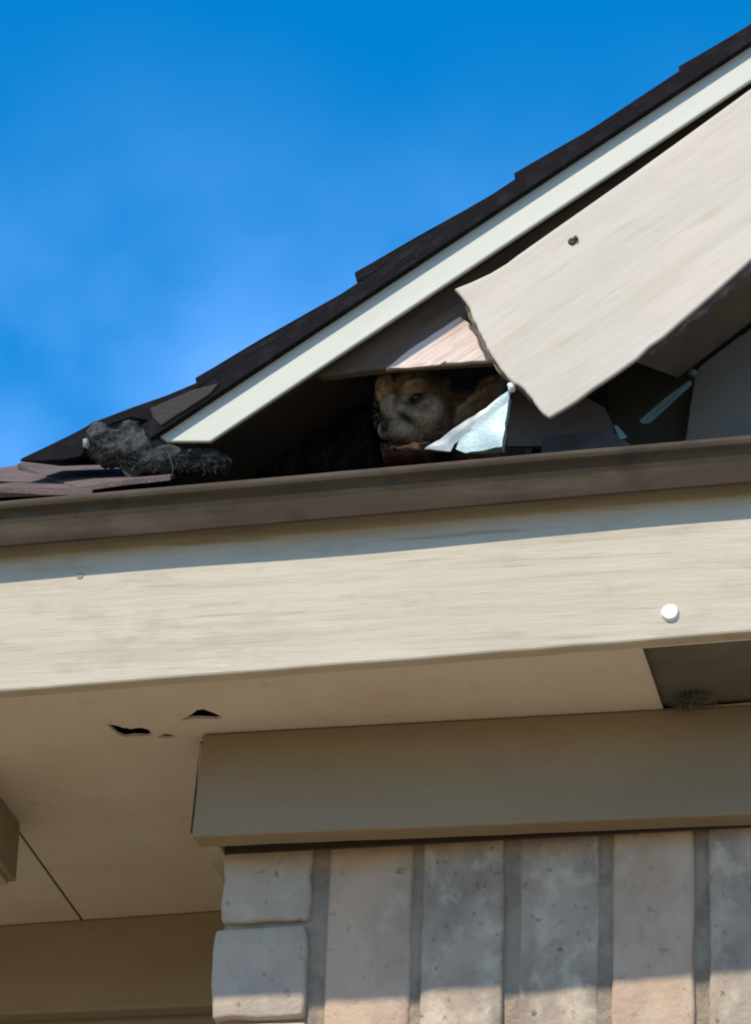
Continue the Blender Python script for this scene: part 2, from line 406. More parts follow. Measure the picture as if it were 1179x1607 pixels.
sold = [(514, 643, m_bp), (665, 787, m_bm), (814, 938, m_bm), (963, 1086, m_bp), (1115, 1240, m_bm)]
for i, (a, b, mt) in enumerate(sold):
    a -= 3; b += 3
    yy = 1430
    put_brick(at(a, yy, YW).x, at(b, yy, YW).x, top_z-0.203, top_z + random.uniform(-.001, .001), mt, YW + (0.002, 0, 0.003, 0.001, 0.0)[i], seed=i+3)
x = at(1262, 1430, YW).x; i = 0; sb = brick_mesh(0.057, 0.203, 0.055, 50)
while x < xr-0.06:
    put_brick(x, x+0.057, top_z-0.203, top_z, (m_bm, m_bp, m_bg)[i % 3], YW + random.uniform(0, .003), me=sb); x += 0.0675; i += 1
# quoin column at the corner
xa, xb = wallA, at(488, 1430, YW).x
za = [at(420, y, YW-0.002).z for y in (1445, 1452, 1597)]
put_brick(xa+0.002, xb-0.001, za[0], top_z, m_bg, YW-0.001, seed=21)
put_brick(xa-0.002, xb-0.002, za[2], za[1]-0.001, m_bg, YW-0.003, seed=22)
z = za[2]-0.004; i = 0; qb = brick_mesh(xb-xa, 0.071, 0.1, 60)
while z > top_z-0.95:
    put_brick(xa, xb, z-0.071, z, (m_bp, m_bm, m_bg)[i % 3], YW-0.001, me=qb); z -= 0.079; i += 1
st = brick_mesh(0.193, 0.057, 0.06, 61)
for r_ in range(11):
    z = top_z-0.215-0.068*r_; x = xb + 0.011 - (0.1 if r_ % 2 else 0) + (0.1 if r_ % 2 else 0)
    k = 0
    if r_ % 2: put_brick(x, x+0.092, z-0.057, z, m_bp, YW, seed=90+r_); x += 0.103
    while x < min(xr-0.2, 1.1):
        put_brick(x, x+0.193, z-0.057, z, (m_bp, m_bm, m_bg, m_bp)[(k+r_) % 4], YW + random.uniform(0, .002), me=st); x += 0.204; k += 1

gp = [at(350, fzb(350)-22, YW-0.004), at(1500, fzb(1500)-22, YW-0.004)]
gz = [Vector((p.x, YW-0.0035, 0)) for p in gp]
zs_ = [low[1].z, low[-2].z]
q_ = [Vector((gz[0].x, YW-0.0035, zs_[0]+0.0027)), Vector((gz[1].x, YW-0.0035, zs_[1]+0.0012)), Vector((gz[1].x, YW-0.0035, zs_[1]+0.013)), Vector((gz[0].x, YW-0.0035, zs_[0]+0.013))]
obj('gap_shade_strip', slab(q_, Vector((0, 0.0028, 0))), m_hole_gap, house)  # dark strip with the shade under the frieze put into its colour
for a_, b__ in ((141, 1247), (160, 1303), (520, 1090), (760, 1075)):
    p = sof(a_, b__); bm = bmesh.new()
    c_ = bm.verts.new(p + Vector((0, 0, -.0009))); rg = [bm.verts.new(p + Vector((math.cos(k*.785)*.0024, math.sin(k*.785)*.0024, 0))) for k in range(8)]
    for k in range(8): bm.faces.new((rg[k], rg[(k+1) % 8], c_))
    obj('nail_head', bm, m_soffit, house)

# ---------------------------------------------------------------- roof above
roof = obj('roof', slab([pA + U*(-0.10) + Vector((0, 0.012, -0.0)), pA + U*2.4 + Vector((0, 0.012, 0)),
                         pA + U*2.4 + Vector((0, 0.012, 0)) - NRM*0.014, pA + U*(-0.10) + Vector((0, 0.012, 0)) - NRM*0.014],
                        Vector((0, 2.2, 0))), m_deck, house)
YS = -0.006                                       # shingles overhang the trim a little
d0 = at(361, 603, YS)
def sl_at(xpix, ypix):                            # distance along the slope at that picture column
    p = at(xpix, ypix, YS); return (p-d0).dot(U)
starts = [sl_at(305, 603), sl_at(553, 436), sl_at(797, 267), sl_at(1056, 102)]
while starts[-1] < 2.2: starts.append(starts[-1] + 0.131 + random.uniform(-.003, .003))
rb = wloc(roof)
for i, s in enumerate(starts):
    Ln = 0.235; T = (0.0085 if i < 2 else 0.0066)
    for k in range(3):
        y0 = YS + random.uniform(-.0015, .0015) if k == 0 else YS + 0.33*k + 0.002; y1 = YS + 0.33*(k+1)
        bm = bmesh.new(); n = 12
        fr = []; 
        for j in range(n+1):
            t = j/n
            h = (0.0125 if i < 2 else 0.0100)*(1-t) + 0.0006*math.sin(t*7+i)
            p = d0 + U*(s + Ln*t) + NRM*h + U*(random.uniform(-.001, .001) if j == 0 else 0); p.y = y0 + 0.0006*noise.noise(Vector((t*6, i, k)))
            fr.append(p)
        tp = [p + NRM*(T*(1-0.35*(j/n))) + (U*0.003 if j == 0 else Vector((0, 0, 0))) for j, p in enumerate(fr)]
        slab(fr + list(reversed(tp)), Vector((0, y1-y0, 0)), bm=bm)
        obj('shingle', bm, m_shing, roof, bevel=0.001)
# felt and starter strip between shingles and deck
fl = [d0 + U*(-0.070) - NRM*0.001, d0 + U*2.3 - NRM*0.001, d0 + U*2.3 + NRM*0.011, d0 + U*(-0.070) + NRM*0.012]
for p in fl: p.y = YS-0.0005
obj('felt_underlay', slab(fl, Vector((0, 2.2, 0))), m_shing, roof)
# drooping last shingle at the lower end
dr = [(318, 596), (300, 604), (262, 620), (205, 640), (150, 661), (115, 680), (70, 702), (34, 719), (30, 724), (100, 722), (128, 716), (140, 690), (168, 668), (205, 655), (232, 660), (246, 676), (262, 668), (330, 622)]
obj('shingle', slab(px(dr, 0.0), Vector((0, 0.10, 0.048))), m_shing, roof, bevel=0.001)
fl2 = [(236, 640), (300, 612), (345, 600), (330, 618), (252, 668), (240, 655)]
obj('shingle', slab(px(fl2, -0.008), Vector((0, 0.006, 0))), mat('worn_shingle_edge', (0.045, 0.036, 0.033), 0.95, bump=[((300, 300, 300), .6, .002)]), roof, bevel=0.001)

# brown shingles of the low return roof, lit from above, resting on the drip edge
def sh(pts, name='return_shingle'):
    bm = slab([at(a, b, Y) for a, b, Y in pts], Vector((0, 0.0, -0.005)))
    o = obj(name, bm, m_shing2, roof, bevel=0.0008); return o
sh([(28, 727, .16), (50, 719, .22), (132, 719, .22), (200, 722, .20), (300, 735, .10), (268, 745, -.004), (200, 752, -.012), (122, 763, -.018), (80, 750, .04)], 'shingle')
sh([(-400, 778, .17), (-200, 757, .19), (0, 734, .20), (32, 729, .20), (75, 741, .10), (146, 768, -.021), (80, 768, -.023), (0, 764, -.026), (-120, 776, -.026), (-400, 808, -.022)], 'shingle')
# dark slope of the return roof beneath them
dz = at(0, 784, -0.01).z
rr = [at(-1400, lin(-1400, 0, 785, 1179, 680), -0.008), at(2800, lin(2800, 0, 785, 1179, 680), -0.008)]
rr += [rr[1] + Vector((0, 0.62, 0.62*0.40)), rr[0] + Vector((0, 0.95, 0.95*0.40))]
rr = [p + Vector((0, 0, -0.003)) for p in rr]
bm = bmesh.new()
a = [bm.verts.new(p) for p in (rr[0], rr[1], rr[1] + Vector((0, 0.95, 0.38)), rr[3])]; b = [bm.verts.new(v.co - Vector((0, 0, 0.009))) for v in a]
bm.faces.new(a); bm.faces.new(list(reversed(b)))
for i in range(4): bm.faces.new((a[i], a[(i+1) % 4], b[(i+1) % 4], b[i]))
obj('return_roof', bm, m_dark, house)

obj('shingle_gap_shade', slab(px([(-500, 835), (0, 792), (150, 776), (268, 760), (264, 746), (140, 760), (0, 755), (-500, 800)], 0.012), Vector((0, 0.006, 0))), m_shing, house)  # added dark strip standing in for the shade gap under the lifted shingles
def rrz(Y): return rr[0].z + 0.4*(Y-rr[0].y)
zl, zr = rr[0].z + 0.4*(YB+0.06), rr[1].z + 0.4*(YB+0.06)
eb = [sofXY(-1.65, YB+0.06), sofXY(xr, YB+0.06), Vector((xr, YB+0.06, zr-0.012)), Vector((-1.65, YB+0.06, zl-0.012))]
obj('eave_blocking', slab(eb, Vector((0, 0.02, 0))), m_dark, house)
# white metal rake trim
tt = [(248, 682), (300, 645), (361, 604)] 
top_l = [at(x, lin(x, 361, 605, 1179, 65), 0) for x in (262, 361, 683, 1179, 1700, XR)]
bot_l = [at(x, lin(x, 330, 693, 1179, 126), 0) for x in (330, 700, 1179, 1700, XR)]
outl = [at(247, 683, 0)] + top_l[1:] + list(reversed(bot_l)) + [at(262, 692, 0)]
outl = [at(247, 684, 0), at(262, 693, 0)] + bot_l + list(reversed(top_l[1:]))
rt_o = obj('rake_trim', slab(outl, Vector((0, 0.004, 0))), m_trim, house, bevel=0.0012)
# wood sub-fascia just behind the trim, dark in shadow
sfz = [at(x, lin(x, 361, 612, 1179, 72), 0.004) for x in (300, 1179, XR)]
sfl = [at(x, lin(x, 330, 685, 1179, 118), 0.004) for x in (XR, 1179, 345)]
sfz = [p + Vector((0, 0.0, 0)) for p in sfz]
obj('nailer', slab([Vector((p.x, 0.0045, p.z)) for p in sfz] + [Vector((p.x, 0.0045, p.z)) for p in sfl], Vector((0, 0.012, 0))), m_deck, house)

# raw wood barge rafter visible in the opening
YR = 0.0205
raf = [(505, 590), (560, 583), (612, 577), (700, 571), (786, 566), (830, 560), (1179, 330), (XR, lin(XR, 830, 560, 1179, 330)), (XR, lin(XR, 330, 640, 1179, 75)), (1179, 75), (450, 575)]
obj('rafter', slab(px(raf, YR+0.003), Vector((0, 0.009, 0))), m_rafter_shade, house, bevel=0.0015)
obj('rafter_sunlit_face', slab(px(dense([(604, 579), (640, 550), (680, 523), (722, 496), (734, 505), (800, 560), (778, 565), (740, 567), (700, 570), (655, 573)], 14, 0.8), YR-0.001), Vector((0, 0.0045, 0))), m_raw, house, bevel=0.0008)  # pale piece for the sunlit part of the rafter, light put into its colour
# splintered sliver under the rafter
obj('splinter', slab(px([(612, 577), (640, 571), (700, 566), (690, 572), (640, 577)], YR-0.002), Vector((0, 0.003, 0))), m_raw, house)

# big broken rake board
rb_pts = [(712, 453), (722, 463), (728, 471), (737, 484), (741, 497), (747, 508), (752, 521), (761, 537), (768, 552), (777, 566), (786, 580), (796, 592), (806, 601), (818, 607), (827, 617), (836, 627), (843, 638), (852, 649), (862, 656),
          (872, 650), (884, 643), (905, 630), (930, 611), (965, 588), (1000, 563), (1018, 545), (1040, 530), (1066, 507), (1100, 478), (1140, 443), (1179, 408), (1500, 130), (XR, -1080), (XR, -1010-600), (1179, 137)]
rb_pts = [(a, b) for a, b in rb_pts[:-2]] + [(XR, lin(XR, 800, 408, 1179, 138)), (1179, 138), (1080, 210), (980, 282), (880, 352), (812, 400), (795, 413), (770, 428), (740, 442)]
YB_ = -0.0005
edge = dense(rb_pts[:19], 6, 1.1, closed=False)
core = [(a-4.0+random.uniform(-2.2, 1.0), b+1.0+random.uniform(-1.5, 1.5)) for a, b in edge[4:-6]]
rb_pts = edge + rb_pts[19:]
bm = slab(px(rb_pts, YB_), Vector((0, 0.0045, 0)))
rake = obj('rake_board', bm, m_rake, house, bevel=0.0016)
# frayed strip under its lower edge
fr = dense([(1010, 552), (1040, 531), (1066, 508), (1100, 479), (1140, 444), (1179, 409)], 9, 2.2, closed=False)
lo2 = [(1176, 424), (1150, 445), (1120, 470), (1100, 492), (1085, 497), (1062, 521), (1040, 537), (1022, 552)]
m_fray = mat('frayed_grey_wood', (0.30, 0.27, 0.26), 0.9, var=[((0.12, 0.10, 0.10), (60, 60, 60), 0.4, 0.6, 0.8)], bump=[((200, 200, 200), 0.8, 0.003)])
obj('frayed_edge', slab(px(fr + dense(lo2, 9, 2.5, closed=False), 0.008), Vector((0, 0.006, 0))), m_fray, rake)
m_core = mat('brown_fibre_core', (0.24, 0.165, 0.10), 0.95, var=[((0.12, 0.08, 0.05), (90, 90, 90), 0.45, 0.65, 0.8)], bump=[((200, 200, 200), 0.9, 0.003)])
cp = core + [(870, 640), (1100, 470), (1100, 300), (760, 455)]
obj('board_core', slab(px(cp, YB_+0.0047), Vector((0, 0.005, 0))), m_core, rake)
def disc(p, r, depth, n=16, dome=0.0, bm=None):
    bm = bm or bmesh.new(); c = bm.verts.new(p + Vector((0, -depth-dome, 0)))
    a = [bm.verts.new(p + Vector((math.cos(2*math.pi*k/n)*r, 0, math.sin(2*math.pi*k/n)*r))) for k in range(n)]
    b = [bm.verts.new(p + Vector((math.cos(2*math.pi*k/n)*r*.8, -depth, math.sin(2*math.pi*k/n)*r*.8))) for k in range(n)]
    for k in range(n):
        bm.faces.new((a[k], a[(k+1) % n], b[(k+1) % n], b[k])); bm.faces.new((b[k], b[(k+1) % n], c))
    return bm
obj('nail_head', disc(at(898, 379, YB_), 0.0032, 0.0012), m_hole_gap, rake)
obj('nail_head', disc(at(904, 375, YB_), 0.0018, 0.0025), m_hole_gap, rake)
obj('nail_head', disc(at(126, 904, 0), 0.0026, 0.0006), mat('tan_nail', (0.3, 0.24, 0.17), .8), fas)
obj('nail_cap', disc(at(1052, 962, 0), 0.0068, 0.0024, 14, 0.0002), m_cap, fas)

# rake soffit and gable board behind
g0, g1 = at(1090, 580, 0.095), at(1179, 512, 0.095)
GD = (g1-g0).normalized()
bl0, bl1 = at(1000, 563, 0.017), at(1179, 408, 0.017)
def P_(base_, t): return base_ + U*t
rs = [at(1008, 556, 0.0155), at(1179, 411, 0.0155), at(1179, 411, 0.0155) + U*1.6, P_(g1, 1.6), g1, g0 + (g0-g1)*0.55, at(1020, 600, 0.06)]
bm = bmesh.new()
q = [at(992, 566, 0.0155), at(1179, 411, 0.0155), at(1179, 411, 0.0155)+U*1.6, g1+U*1.6, g1+NRM*0.003, g0+NRM*0.003 + (g0-g1)*0.25]
a = [bm.verts.new(p) for p in q]; b = [bm.verts.new(p + NRM*0.008) for p in q]
for (i, j, k) in ((0, 1, 5), (1, 4, 5), (1, 2, 4), (2, 3, 4)):
    bm.faces.new((a[i], a[j], a[k])); bm.faces.new((b[i], b[j], b[k]))
for i in range(6): bm.faces.new((a[i], a[(i+1) % 6], b[(i+1) % 6], b[i]))
obj('rake_soffit', bm, m_rsoff, house)
gb = [(1076, 700), (1080, 664), (1083, 640), (1088, 612), (1092, 586), (1100, 575), (1179, 515)]
gw = [at(a_, b_, 0.095) for a_, b_ in dense(gb, 12, 1.2, closed=False)] + [g1+U*1.6, Vector(((g1+U*1.6).x, 0.095, at(1179, 700, 0.095).z))]
obj('gable_board', slab(gw, Vector((0, 0.012, 0))), m_gable, house)

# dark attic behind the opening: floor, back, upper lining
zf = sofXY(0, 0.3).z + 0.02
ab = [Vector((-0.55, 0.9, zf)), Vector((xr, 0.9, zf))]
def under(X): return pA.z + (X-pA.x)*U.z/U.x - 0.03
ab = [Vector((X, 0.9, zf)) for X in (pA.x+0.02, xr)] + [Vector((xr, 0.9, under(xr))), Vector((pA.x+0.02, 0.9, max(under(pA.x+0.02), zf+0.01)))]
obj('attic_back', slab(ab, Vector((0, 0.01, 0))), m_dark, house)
# charcoal felt behind the opening right of the stub
fe = [(797, 700), (800, 640), (806, 612), (850, 600), (905, 616), (950, 640), (962, 668), (965, 700)]
obj('felt_sheet', slab(px(fe, 0.085), Vector((0, 0.003, 0))), m_felt, house)
fe2 = [(955, 560), (1060, 520), (1120, 520), (1120, 700), (955, 700)]
obj('felt_sheet', slab(px(fe2, 0.125), Vector((0, 0.003, 0))), mat('black_felt', (0.085, 0.08, 0.068), .85, bump=[((20, 20, 20), .5, .01)]), house)
obj('ledge_flashing', slab(px([(850, 694), (856, 686), (900, 680), (955, 675), (972, 684), (990, 698), (900, 708), (850, 712)], 0.06), Vector((0, 0.002, 0))), mat('grey_ledge', (0.10, 0.095, 0.09), .7, var=[((.05, .05, .05), (30, 30, 30), .4, .6, .8)]), house)

# ---------------------------------------------------------------- loose things
def relief(poly, Y0, depthf, step=3.0, back=0.03, bm=None, rim_=0.006):
    """solid with an uneven front: poly in picture pixels, depthf(x, y) -> metres towards the viewer"""
    bm = bm or bmesh.new()
    def inside(x, y):
        c = False; n = len(poly)
        for i in range(n):
            x0, y0 = poly[i]; x1, y1 = poly[(i+1) % n]
            if (y0 > y) != (y1 > y) and x < (x1-x0)*(y-y0)/(y1-y0)+x0: c = not c
        return c
    x0 = min(p[0] for p in poly)-step; x1 = max(p[0] for p in poly)+step
    y0 = min(p[1] for p in poly)-step; y1 = max(p[1] for p in poly)+step
    nx = int((x1-x0)/step); ny = int((y1-y0)/step)
    def near(x, y):                               # pull rim vertices onto the outline
        best = None; n = len(poly); q = Vector((x, y))
        for i in range(n):
            a = Vector(poly[i]); b = Vector(poly[(i+1) % n]); t = max(0, min(1, (q-a).dot(b-a)/max((b-a).length_squared, 1e-6)))
            p = a+(b-a)*t; d = (p-q).length
            if best is None or d < best[0]: best = (d, p)
        return best
    cells = set((i, j) for i in range(nx) for j in range(ny) if inside(x0+(i+.5)*step, y0+(j+.5)*step))
    F_, B_ = {}, {}
    def vert(i, j):
        if (i, j) in F_: return
        x, y = x0+i*step, y0+j*step
        rim = any(c not in cells for c in ((i, j), (i-1, j), (i, j-1), (i-1, j-1)))
        dd, p = near(x, y)
        if rim: x, y = p.x, p.y; edge = 0
        else: edge = min(1, dd/9)
        h = depthf(x, y) - (1-edge)*rim_
        F_[(i, j)] = bm.verts.new(at(x, y, Y0) + Vector((0, -h, 0))); B_[(i, j)] = bm.verts.new(at(x, y, Y0) + Vector((0, back, 0)))
    for (i, j) in cells:
        for c in ((i, j), (i+1, j), (i+1, j+1), (i, j+1)): vert(*c)
    for (i, j) in cells:
        k = ((i, j), (i+1, j), (i+1, j+1), (i, j+1))
        bm.faces.new([F_[c] for c in k]); bm.faces.new([B_[c] for c in reversed(k)])
        for (a_, b_, nb) in ((k[0], k[1], (i, j-1)), (k[1], k[2], (i+1, j)), (k[2], k[3], (i, j+1)), (k[3], k[0], (i-1, j))):
            if nb not in cells: bm.faces.new((F_[a_], F_[b_], B_[b_], B_[a_]))
    return bm
def bump_at(x, y, cx, cy, rx, ry, h, ang=0):
    c, s = math.cos(R(ang)), math.sin(R(ang)); dx, dy = x-cx, y-cy
    u = (dx*c+dy*s)/rx; v = (-dx*s+dy*c)/ry
    return h*math.exp(-(u*u+v*v))
m_fur = mat('grizzled_fur', (0.36, 0.305, 0.235), 0.95, spec=0.1,
    var=[((0.16, 0.11, 0.065), (160, 160, 160), 0.42, 0.62, 0.75), ((0.30, 0.25, 0.17), (45, 45, 45), 0.55, 0.72, 0.6)],
    bump=[((500, 500, 500), 0.8, 0.002)])
N_ = m_fur.node_tree.nodes; K_ = m_fur.node_tree.links.new
at_ = N_.new('ShaderNodeAttribute'); at_.attribute_name = 'markings_and_shade'
mm = N_.new('ShaderNodeMix'); mm.data_type = 'RGBA'; mm.blend_type = 'MULTIPLY'; mm.inputs[0].default_value = 1
bs = N_['Principled BSDF'].inputs['Base Color']; K_(bs.links[0].from_socket, mm.inputs[6]); K_(at_.outputs['Color'], mm.inputs[7]); K_(mm.outputs[2], bs)
def g_(x, y, cx, cy, rx, ry, a=0): return bump_at(x, y, cx, cy, rx, ry, 1.0, a)
def mark(x, y):                                  # fur pattern, with brow highlight and crease shade put into the colour
    v = Vector((1.15, 1.05, 0.95))
    v = v.lerp(Vector((1.75, 1.65, 1.45)), min(1, g_(x, y, 592, 640, 7, 45)))
    v = v.lerp(Vector((1.75, 1.6, 1.45)), min(1, .9*g_(x, y, 650, 612, 17, 6, -18)))
    v = v.lerp(Vector((1.6, 1.4, 1.25)), min(1, .9*g_(x, y, 630, 674, 13, 10, 0)))
    v = v.lerp(Vector((0.16, 0.11, 0.09)), min(1, 1.4*g_(x, y, 655, 627, 16, 9, -30)))
    v = v.lerp(Vector((0.20, 0.15, 0.12)), min(1, 1.3*g_(x, y, 637, 656, 19, 6, 35)))
    v = v.lerp(Vector((0.4, 0.3, 0.25)), min(1, g_(x, y, 622, 628, 6, 20, 15)))
    v = v.lerp(Vector((0.15, 0.10, 0.08)), min(1, 1.2*g_(x, y, 605, 668, 7, 12, 10)))
    v = v.lerp(Vector((0.34, 0.2, 0.15)), min(1, 1.1*g_(x, y, 630, 700, 45, 13, 0)))
    v = v.lerp(Vector((0.30, 0.22, 0.18)), min(1, 1.1*g_(x, y, 690, 590, 30, 30, 0)))
    v = v.lerp(Vector((0.45, 0.33, 0.27)), min(1, g_(x, y, 705, 640, 16, 60, 20)))
    v = v.lerp(Vector((0.6, 0.46, 0.38)), min(1, .8*g_(x, y, 668, 640, 10, 18, 30)))
    return v
def paint(o, src=None):
    me = o.data; ca = me.color_attributes.new('markings_and_shade', 'FLOAT_COLOR', 'POINT'); base_ = wloc(o)
    for i, v in enumerate(me.vertices):
        d = v.co + base_ - CAM; w_ = d.dot(fwd)
        c = mark(IW/2 + F*d.dot(rt)/w_, IH/2 - F*d.dot(up)/w_)
        ca.data[i].color = (c.x, c.y, c.z, 1)
m_furd = mat('dark_brown_fur', (0.05, 0.032, 0.024), 0.95, spec=0.1, var=[((0.10, 0.06, 0.04), (120, 120, 120), 0.5, 0.65, 0.7)], bump=[((500, 500, 500), 0.8, 0.002)])
m_eye = mat('dark_eye', (0.008, 0.005, 0.004), 0.3, spec=0.4)
YQ = 0.070
sq = thing('squirrel', 'small grey-tan squirrel peering out of the dark gap beneath the raw wood end', 'squirrel', at(650, 700, YQ))
def ell(bm, x, y, dy, rx, ry, rd, ang=0):
    c = at(x, y, YQ+dy); g = bmesh.ops.create_icosphere(bm, subdivisions=3, radius=1.0); k = 1/2180
    ca, sa = math.cos(R(ang)), math.sin(R(ang))
    for v in g['verts']:
        u, w = v.co.x*rx*k, v.co.z*ry*k*1.1
        v.co = c + Vector((u*ca-w*sa, v.co.y*rd, u*sa+w*ca))
bm = bmesh.new()
ell(bm, 652, 622, .002, 46, 42, .020, 25)            # skull
ell(bm, 622, 648, -.009, 22, 38, .013, 28)       # snout
ell(bm, 606, 676, -.014, 13, 13, .009, 10)       # muzzle tip
ell(bm, 672, 654, -.004, 36, 34, .019)           # cheek
ell(bm, 638, 684, -.003, 32, 14, .012)           # chin
ell(bm, 650, 606, -.014, 24, 9, .009, 22)        # brow
ell(bm, 606, 612, -.008, 18, 26, .012)           # far brow
ell(bm, 602, 586, -.002, 7, 17, .005, 8)         # far ear
ell(bm, 690, 610, .004, 13, 24, .006, -30)       # near ear, folded back
ell(bm, 715, 660, .035, 60, 42, .032)            # neck and shoulder in the dark
ell(bm, 770, 690, .065, 70, 50, .040)
b_ = obj('body', bm, m_fur, sq, smooth=True)
md = b_.modifiers.new('remesh', 'REMESH'); md.mode = 'VOXEL'; md.voxel_size = 0.0009; md.use_smooth_shade = True
md = b_.modifiers.new('smooth', 'SMOOTH'); md.iterations = 5; md.factor = 0.6
tx = bpy.data.textures.new('fur_clumps', 'CLOUDS'); tx.noise_scale = 0.004
md = b_.modifiers.new('displace', 'DISPLACE'); md.texture = tx; md.strength = 0.0022
dg = bpy.context.evaluated_depsgraph_get(); dg.update()
me2 = bpy.data.meshes.new_from_object(b_.evaluated_get(dg)); b_.modifiers.clear(); b_.data = me2
for p in me2.polygons: p.use_smooth = True
paint(b_)
def ball(name, x, y, dy, rx, ry, rd, mt, ang=0):
    bm = bmesh.new(); ell(bm, x, y, dy, rx, ry, rd, ang); return obj(name, bm, mt, sq, smooth=True)
ball('eye', 654, 626, -.0176, 11, 7.5, .0052, m_eye, 28)
ball('nose', 603, 668, -.0245, 6, 7, .004, m_furd, 10)
bm = bmesh.new()
for i in range(2600):
    x = random.uniform(588, 722); y = random.uniform(580, 706)
    if ((x-650)/66)**2 + ((y-640)/66)**2 > 1: continue
    if (x-655)**2+(y-626)**2 < 230 or (x-603)**2+(y-670)**2 < 110: continue
    e_ = 1-(((x-650)/72)**2 + ((y-640)/72)**2)
    dy = -.020*math.sqrt(max(e_, 0.02)) - .008*math.exp(-(((x-616)/24)**2+((y-668)/22)**2))
    p = at(x, y, YQ+dy+.002); d = Vector(((x-606)/60+random.uniform(-.4, .4), -.5, (640-y)/90+random.uniform(-.4, .3))).normalized()
    tube([p, p+d*.0018, p+d*.0032+Vector((0, .0006, -.0006))], .00013, 3, bm, taper=.3)
paint(obj('fur', bm, m_fur, b_, kind='stuff'))
stub = thing('splintered_wood', 'tan splinter of split wood slanting up behind the bright metal scrap', 'wood splinter', at(740, 690, 0.07))
def arm_d(x, y):
    return 0.006 + bump_at(x, y, 745, 632, 40, 6, 0.005, -38) - bump_at(x, y, 762, 606, 16, 5, 0.012, -38) + 0.002*noise.noise(Vector((x/6, y/6, 9)))
obj('side_splinter', relief([(712, 640), (730, 632), (745, 610), (755, 596), (772, 588), (786, 584), (792, 598), (790, 612), (768, 632), (735, 655), (712, 668)], 0.07, arm_d, 2.5, back=0.012), m_rot, stub, smooth=True)
tag(obj('rotten_wood', relief([(596, 696), (640, 698), (676, 692), (664, 712), (600, 718)], 0.055, lambda x, y: 0.006+0.005*noise.noise(Vector((x/7, y/7, 3))), 3), m_redrot, None, smooth=True), 'crumbled red-brown rotten wood on the eave under the squirrel chin', 'rotten wood')

# bent aluminium flashing, bright sheet and dull wing folded from it
fl = thing('bent_flashing', 'bright bent aluminium flashing scrap leaning against the end of the broken board', 'metal flashing', at(750, 706, 0.0))
bp = [(714, 701, .0), (719, 689, .0), (730, 680, .002), (758, 656, .006), (784, 633, .009), (799, 618, .012), (801, 626, .010), (796, 660, .004), (790, 706, -.004), (730, 709, -.004)]
bpx = [(a_, b_) for a_, b_, _ in bp]
def sheet_d(x, y): return 0.004*math.sin((x-0.4*y)/38) + 0.0010*noise.noise(Vector((x/34, y/34, 4))) + 0.0022*abs(math.sin((x+y*1.3)/47)) + 0.00012*noise.noise(Vector((x/5, y/5, 4)))
obj('bright_sheet', relief(dense(bpx, 9, 1.2), 0.002, sheet_d, 2.5, 0.004, rim_=0.0004), m_alu, fl, smooth=False)
wp = [(664, 704), (690, 688), (726, 661), (762, 638), (803, 606), (801, 616), (768, 646), (735, 674), (712, 694), (706, 706)]
obj('dull_wing', relief(dense(wp, 9, 1.0), 0.020, lambda x, y: 0.002*math.sin((x+y)/29) + 0.0008*noise.noise(Vector((x/26, y/26, 6))), 2.5, 0.004, rim_=0.0004), m_alug, fl)
tag(obj('paint_chip', relief([(795, 600), (801, 596), (808, 601), (807, 611), (798, 613)], 0.0, lambda x, y: 0.003+0.001*noise.noise(Vector((x/3, y/3, 0))), 2, back=0.004), m_cap, None, smooth=True),
    'small white chip stuck beside the notch in the broken board edge', 'chip')

# greenish metal strip in the dark opening
st_ = thing('metal_strip', 'narrow grey-green metal strip standing aslant in the dark opening below the rake board', 'metal strip', at(1012, 664, 0.07))
bm = slab([at(a_, b_, Y) for a_, b_, Y in [(1003, 660, .05), (1008, 665, .05), (1019, 664, .05), (1050, 635, .06), (1086, 602, .075), (1083, 596, .075), (1044, 624, .06)]], Vector((0, 0.002, 0)))
obj('strip_blade', bm, m_green, st_, bevel=0.0005)
bm = bmesh.new(); bmesh.ops.create_icosphere(bm, subdivisions=2, radius=0.0036)
for v in bm.verts: v.co = v.co*(1+.25*noise.noise(v.co*300)) + at(1088, 586, .078)
obj('strip_knob', bm, m_alug2, st_, smooth=True)
tag(obj('bent_clip', slab(px([(963, 666), (970, 669), (985, 686), (974, 690), (968, 678)], 0.03), Vector((0, 0.002, 0))), m_green, None), 'tiny grey bent metal clip on the eave edge below the rake board', 'metal clip')

# fibrous grey wad on the eave corner
wad = thing('fibre_wad', 'lumpy dark grey wad of fibre stuffed under the lower end of the white rake trim', 'nesting material', at(230, 745, 0.0))
bm = bmesh.new()
blobs = [(165, 690, 36, 26, -.004), (205, 682, 42, 28, .0), (222, 705, 46, 30, -.004), (180, 712, 42, 20, .0), (255, 722, 46, 20, -.004), (300, 722, 48, 18, .004), (335, 728, 34, 12, .006), (148, 698, 22, 22, 0), (240, 700, 30, 26, .002), (275, 712, 40, 20, .004)]
for (bx_, by_, rx, ry, Y) in blobs:
    c = at(bx_, by_, Y+0.015); r1 = rx/2250; r2 = ry/1980
    g = bmesh.ops.create_icosphere(bm, subdivisions=3, radius=1.0)
    for v in g['verts']:
        v.co = Vector((v.co.x*r1, v.co.y*0.014, v.co.z*r2)) + c
w = obj('fibre_body', bm, m_wool, wad, smooth=True)
rm = w.modifiers.new('remesh', 'REMESH'); rm.mode = 'VOXEL'; rm.voxel_size = 0.0011; rm.use_smooth_shade = True
for sc_, st__ in ((0.012, 0.008), (0.0045, 0.0025)):
    tx = bpy.data.textures.new('clumps', 'CLOUDS'); tx.noise_scale = sc_; tx.noise_depth = 2
    dm = w.modifiers.new('displace', 'DISPLACE'); dm.texture = tx; dm.strength = st__; dm.mid_level = 0.55
bm = bmesh.new()
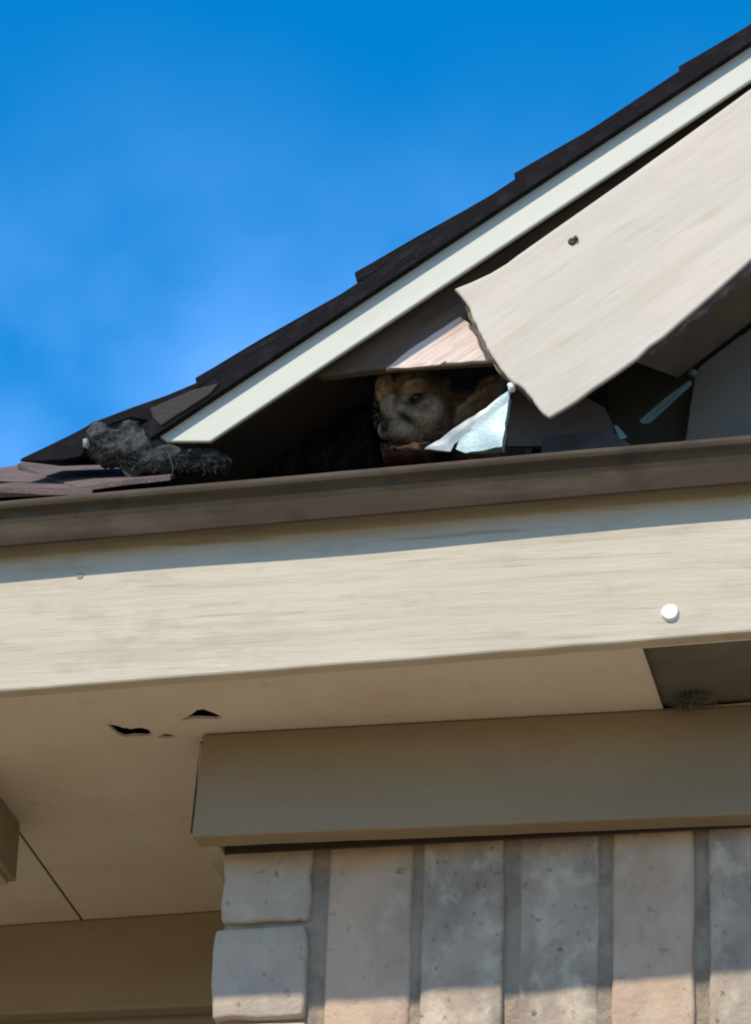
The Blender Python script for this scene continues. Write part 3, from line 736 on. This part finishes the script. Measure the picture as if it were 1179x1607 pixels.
for i in range(700):
    b_ = random.choice(blobs); a_ = random.uniform(0, 2*math.pi); rr_ = random.uniform(.3, 1.08)
    p = at(b_[0]+math.cos(a_)*b_[2]*rr_*.9, b_[1]+math.sin(a_)*b_[3]*rr_*.9, b_[4]+0.003)
    d = Vector((random.uniform(-1, 1), random.uniform(-.6, .3), random.uniform(-1, 1))).normalized(); pts = [p]
    for k in range(5):
        d = (d + Vector((random.uniform(-1, 1), random.uniform(-1, 1), random.uniform(-1, 1)))*0.55).normalized()
        pts.append(pts[-1] + d*random.uniform(.0006, .0016))
    tube(pts, random.uniform(.00012, .00022), 3, bm)
obj('fibre', bm, m_wool, wad, kind='stuff')
obj('pale_fleck', relief([(128, 686), (136, 684), (140, 694), (136, 702), (129, 698)], -0.004, lambda x, y: .003, 2, back=.003), m_fleck, wad, smooth=True)
bm = tube([at(262, 706, -.016), at(268, 722, -.018), at(272, 736, -.018), at(270, 744, -.018)], 0.0004, 5)
obj('straw', bm, m_wool, wad)

# dark nest debris deep in the opening
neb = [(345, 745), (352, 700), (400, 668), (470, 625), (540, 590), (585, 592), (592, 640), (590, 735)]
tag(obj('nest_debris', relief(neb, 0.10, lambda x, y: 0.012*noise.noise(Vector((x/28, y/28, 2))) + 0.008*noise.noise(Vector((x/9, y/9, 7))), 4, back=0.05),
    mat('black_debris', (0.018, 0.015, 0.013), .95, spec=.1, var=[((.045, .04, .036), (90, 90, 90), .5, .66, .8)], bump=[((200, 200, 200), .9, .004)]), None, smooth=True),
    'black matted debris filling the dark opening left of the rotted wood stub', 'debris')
# grey lint at the corner of the soffit vent
lint = thing('lint_tuft', 'small grey lint tuft caught at the corner of the dark soffit vent', 'lint', sof(1085, 1108))
bm = bmesh.new()
for i in range(160):
    p = sof(random.gauss(1085, 15), random.gauss(1104, 6)); p = p + Vector((0, random.uniform(-.004, 0), -random.uniform(0, .003))); d = Vector((random.uniform(-1, 1), random.uniform(-1, 1), random.uniform(-.7, .3))).normalized(); pts = [p]
    if p.y > YF-0.002: p.y = YF-0.002-random.uniform(0, .003)
    for k in range(4):
        d = (d + Vector((random.uniform(-1, 1), random.uniform(-1, 1), random.uniform(-.8, .8)))*0.6).normalized()
        pts.append(pts[-1] + d*random.uniform(.001, .003))
    tube(pts, .00035, 3, bm)
obj('fibre', bm, mat('grey_lint', (.15, .14, .12), 1, spec=.05), lint, kind='stuff')
# crack in the frieze
#print('DBG', YF, YB, sof(318,1150).y, sof(1179,1107).y, sof(1046,1114).y, YW, s0.z)
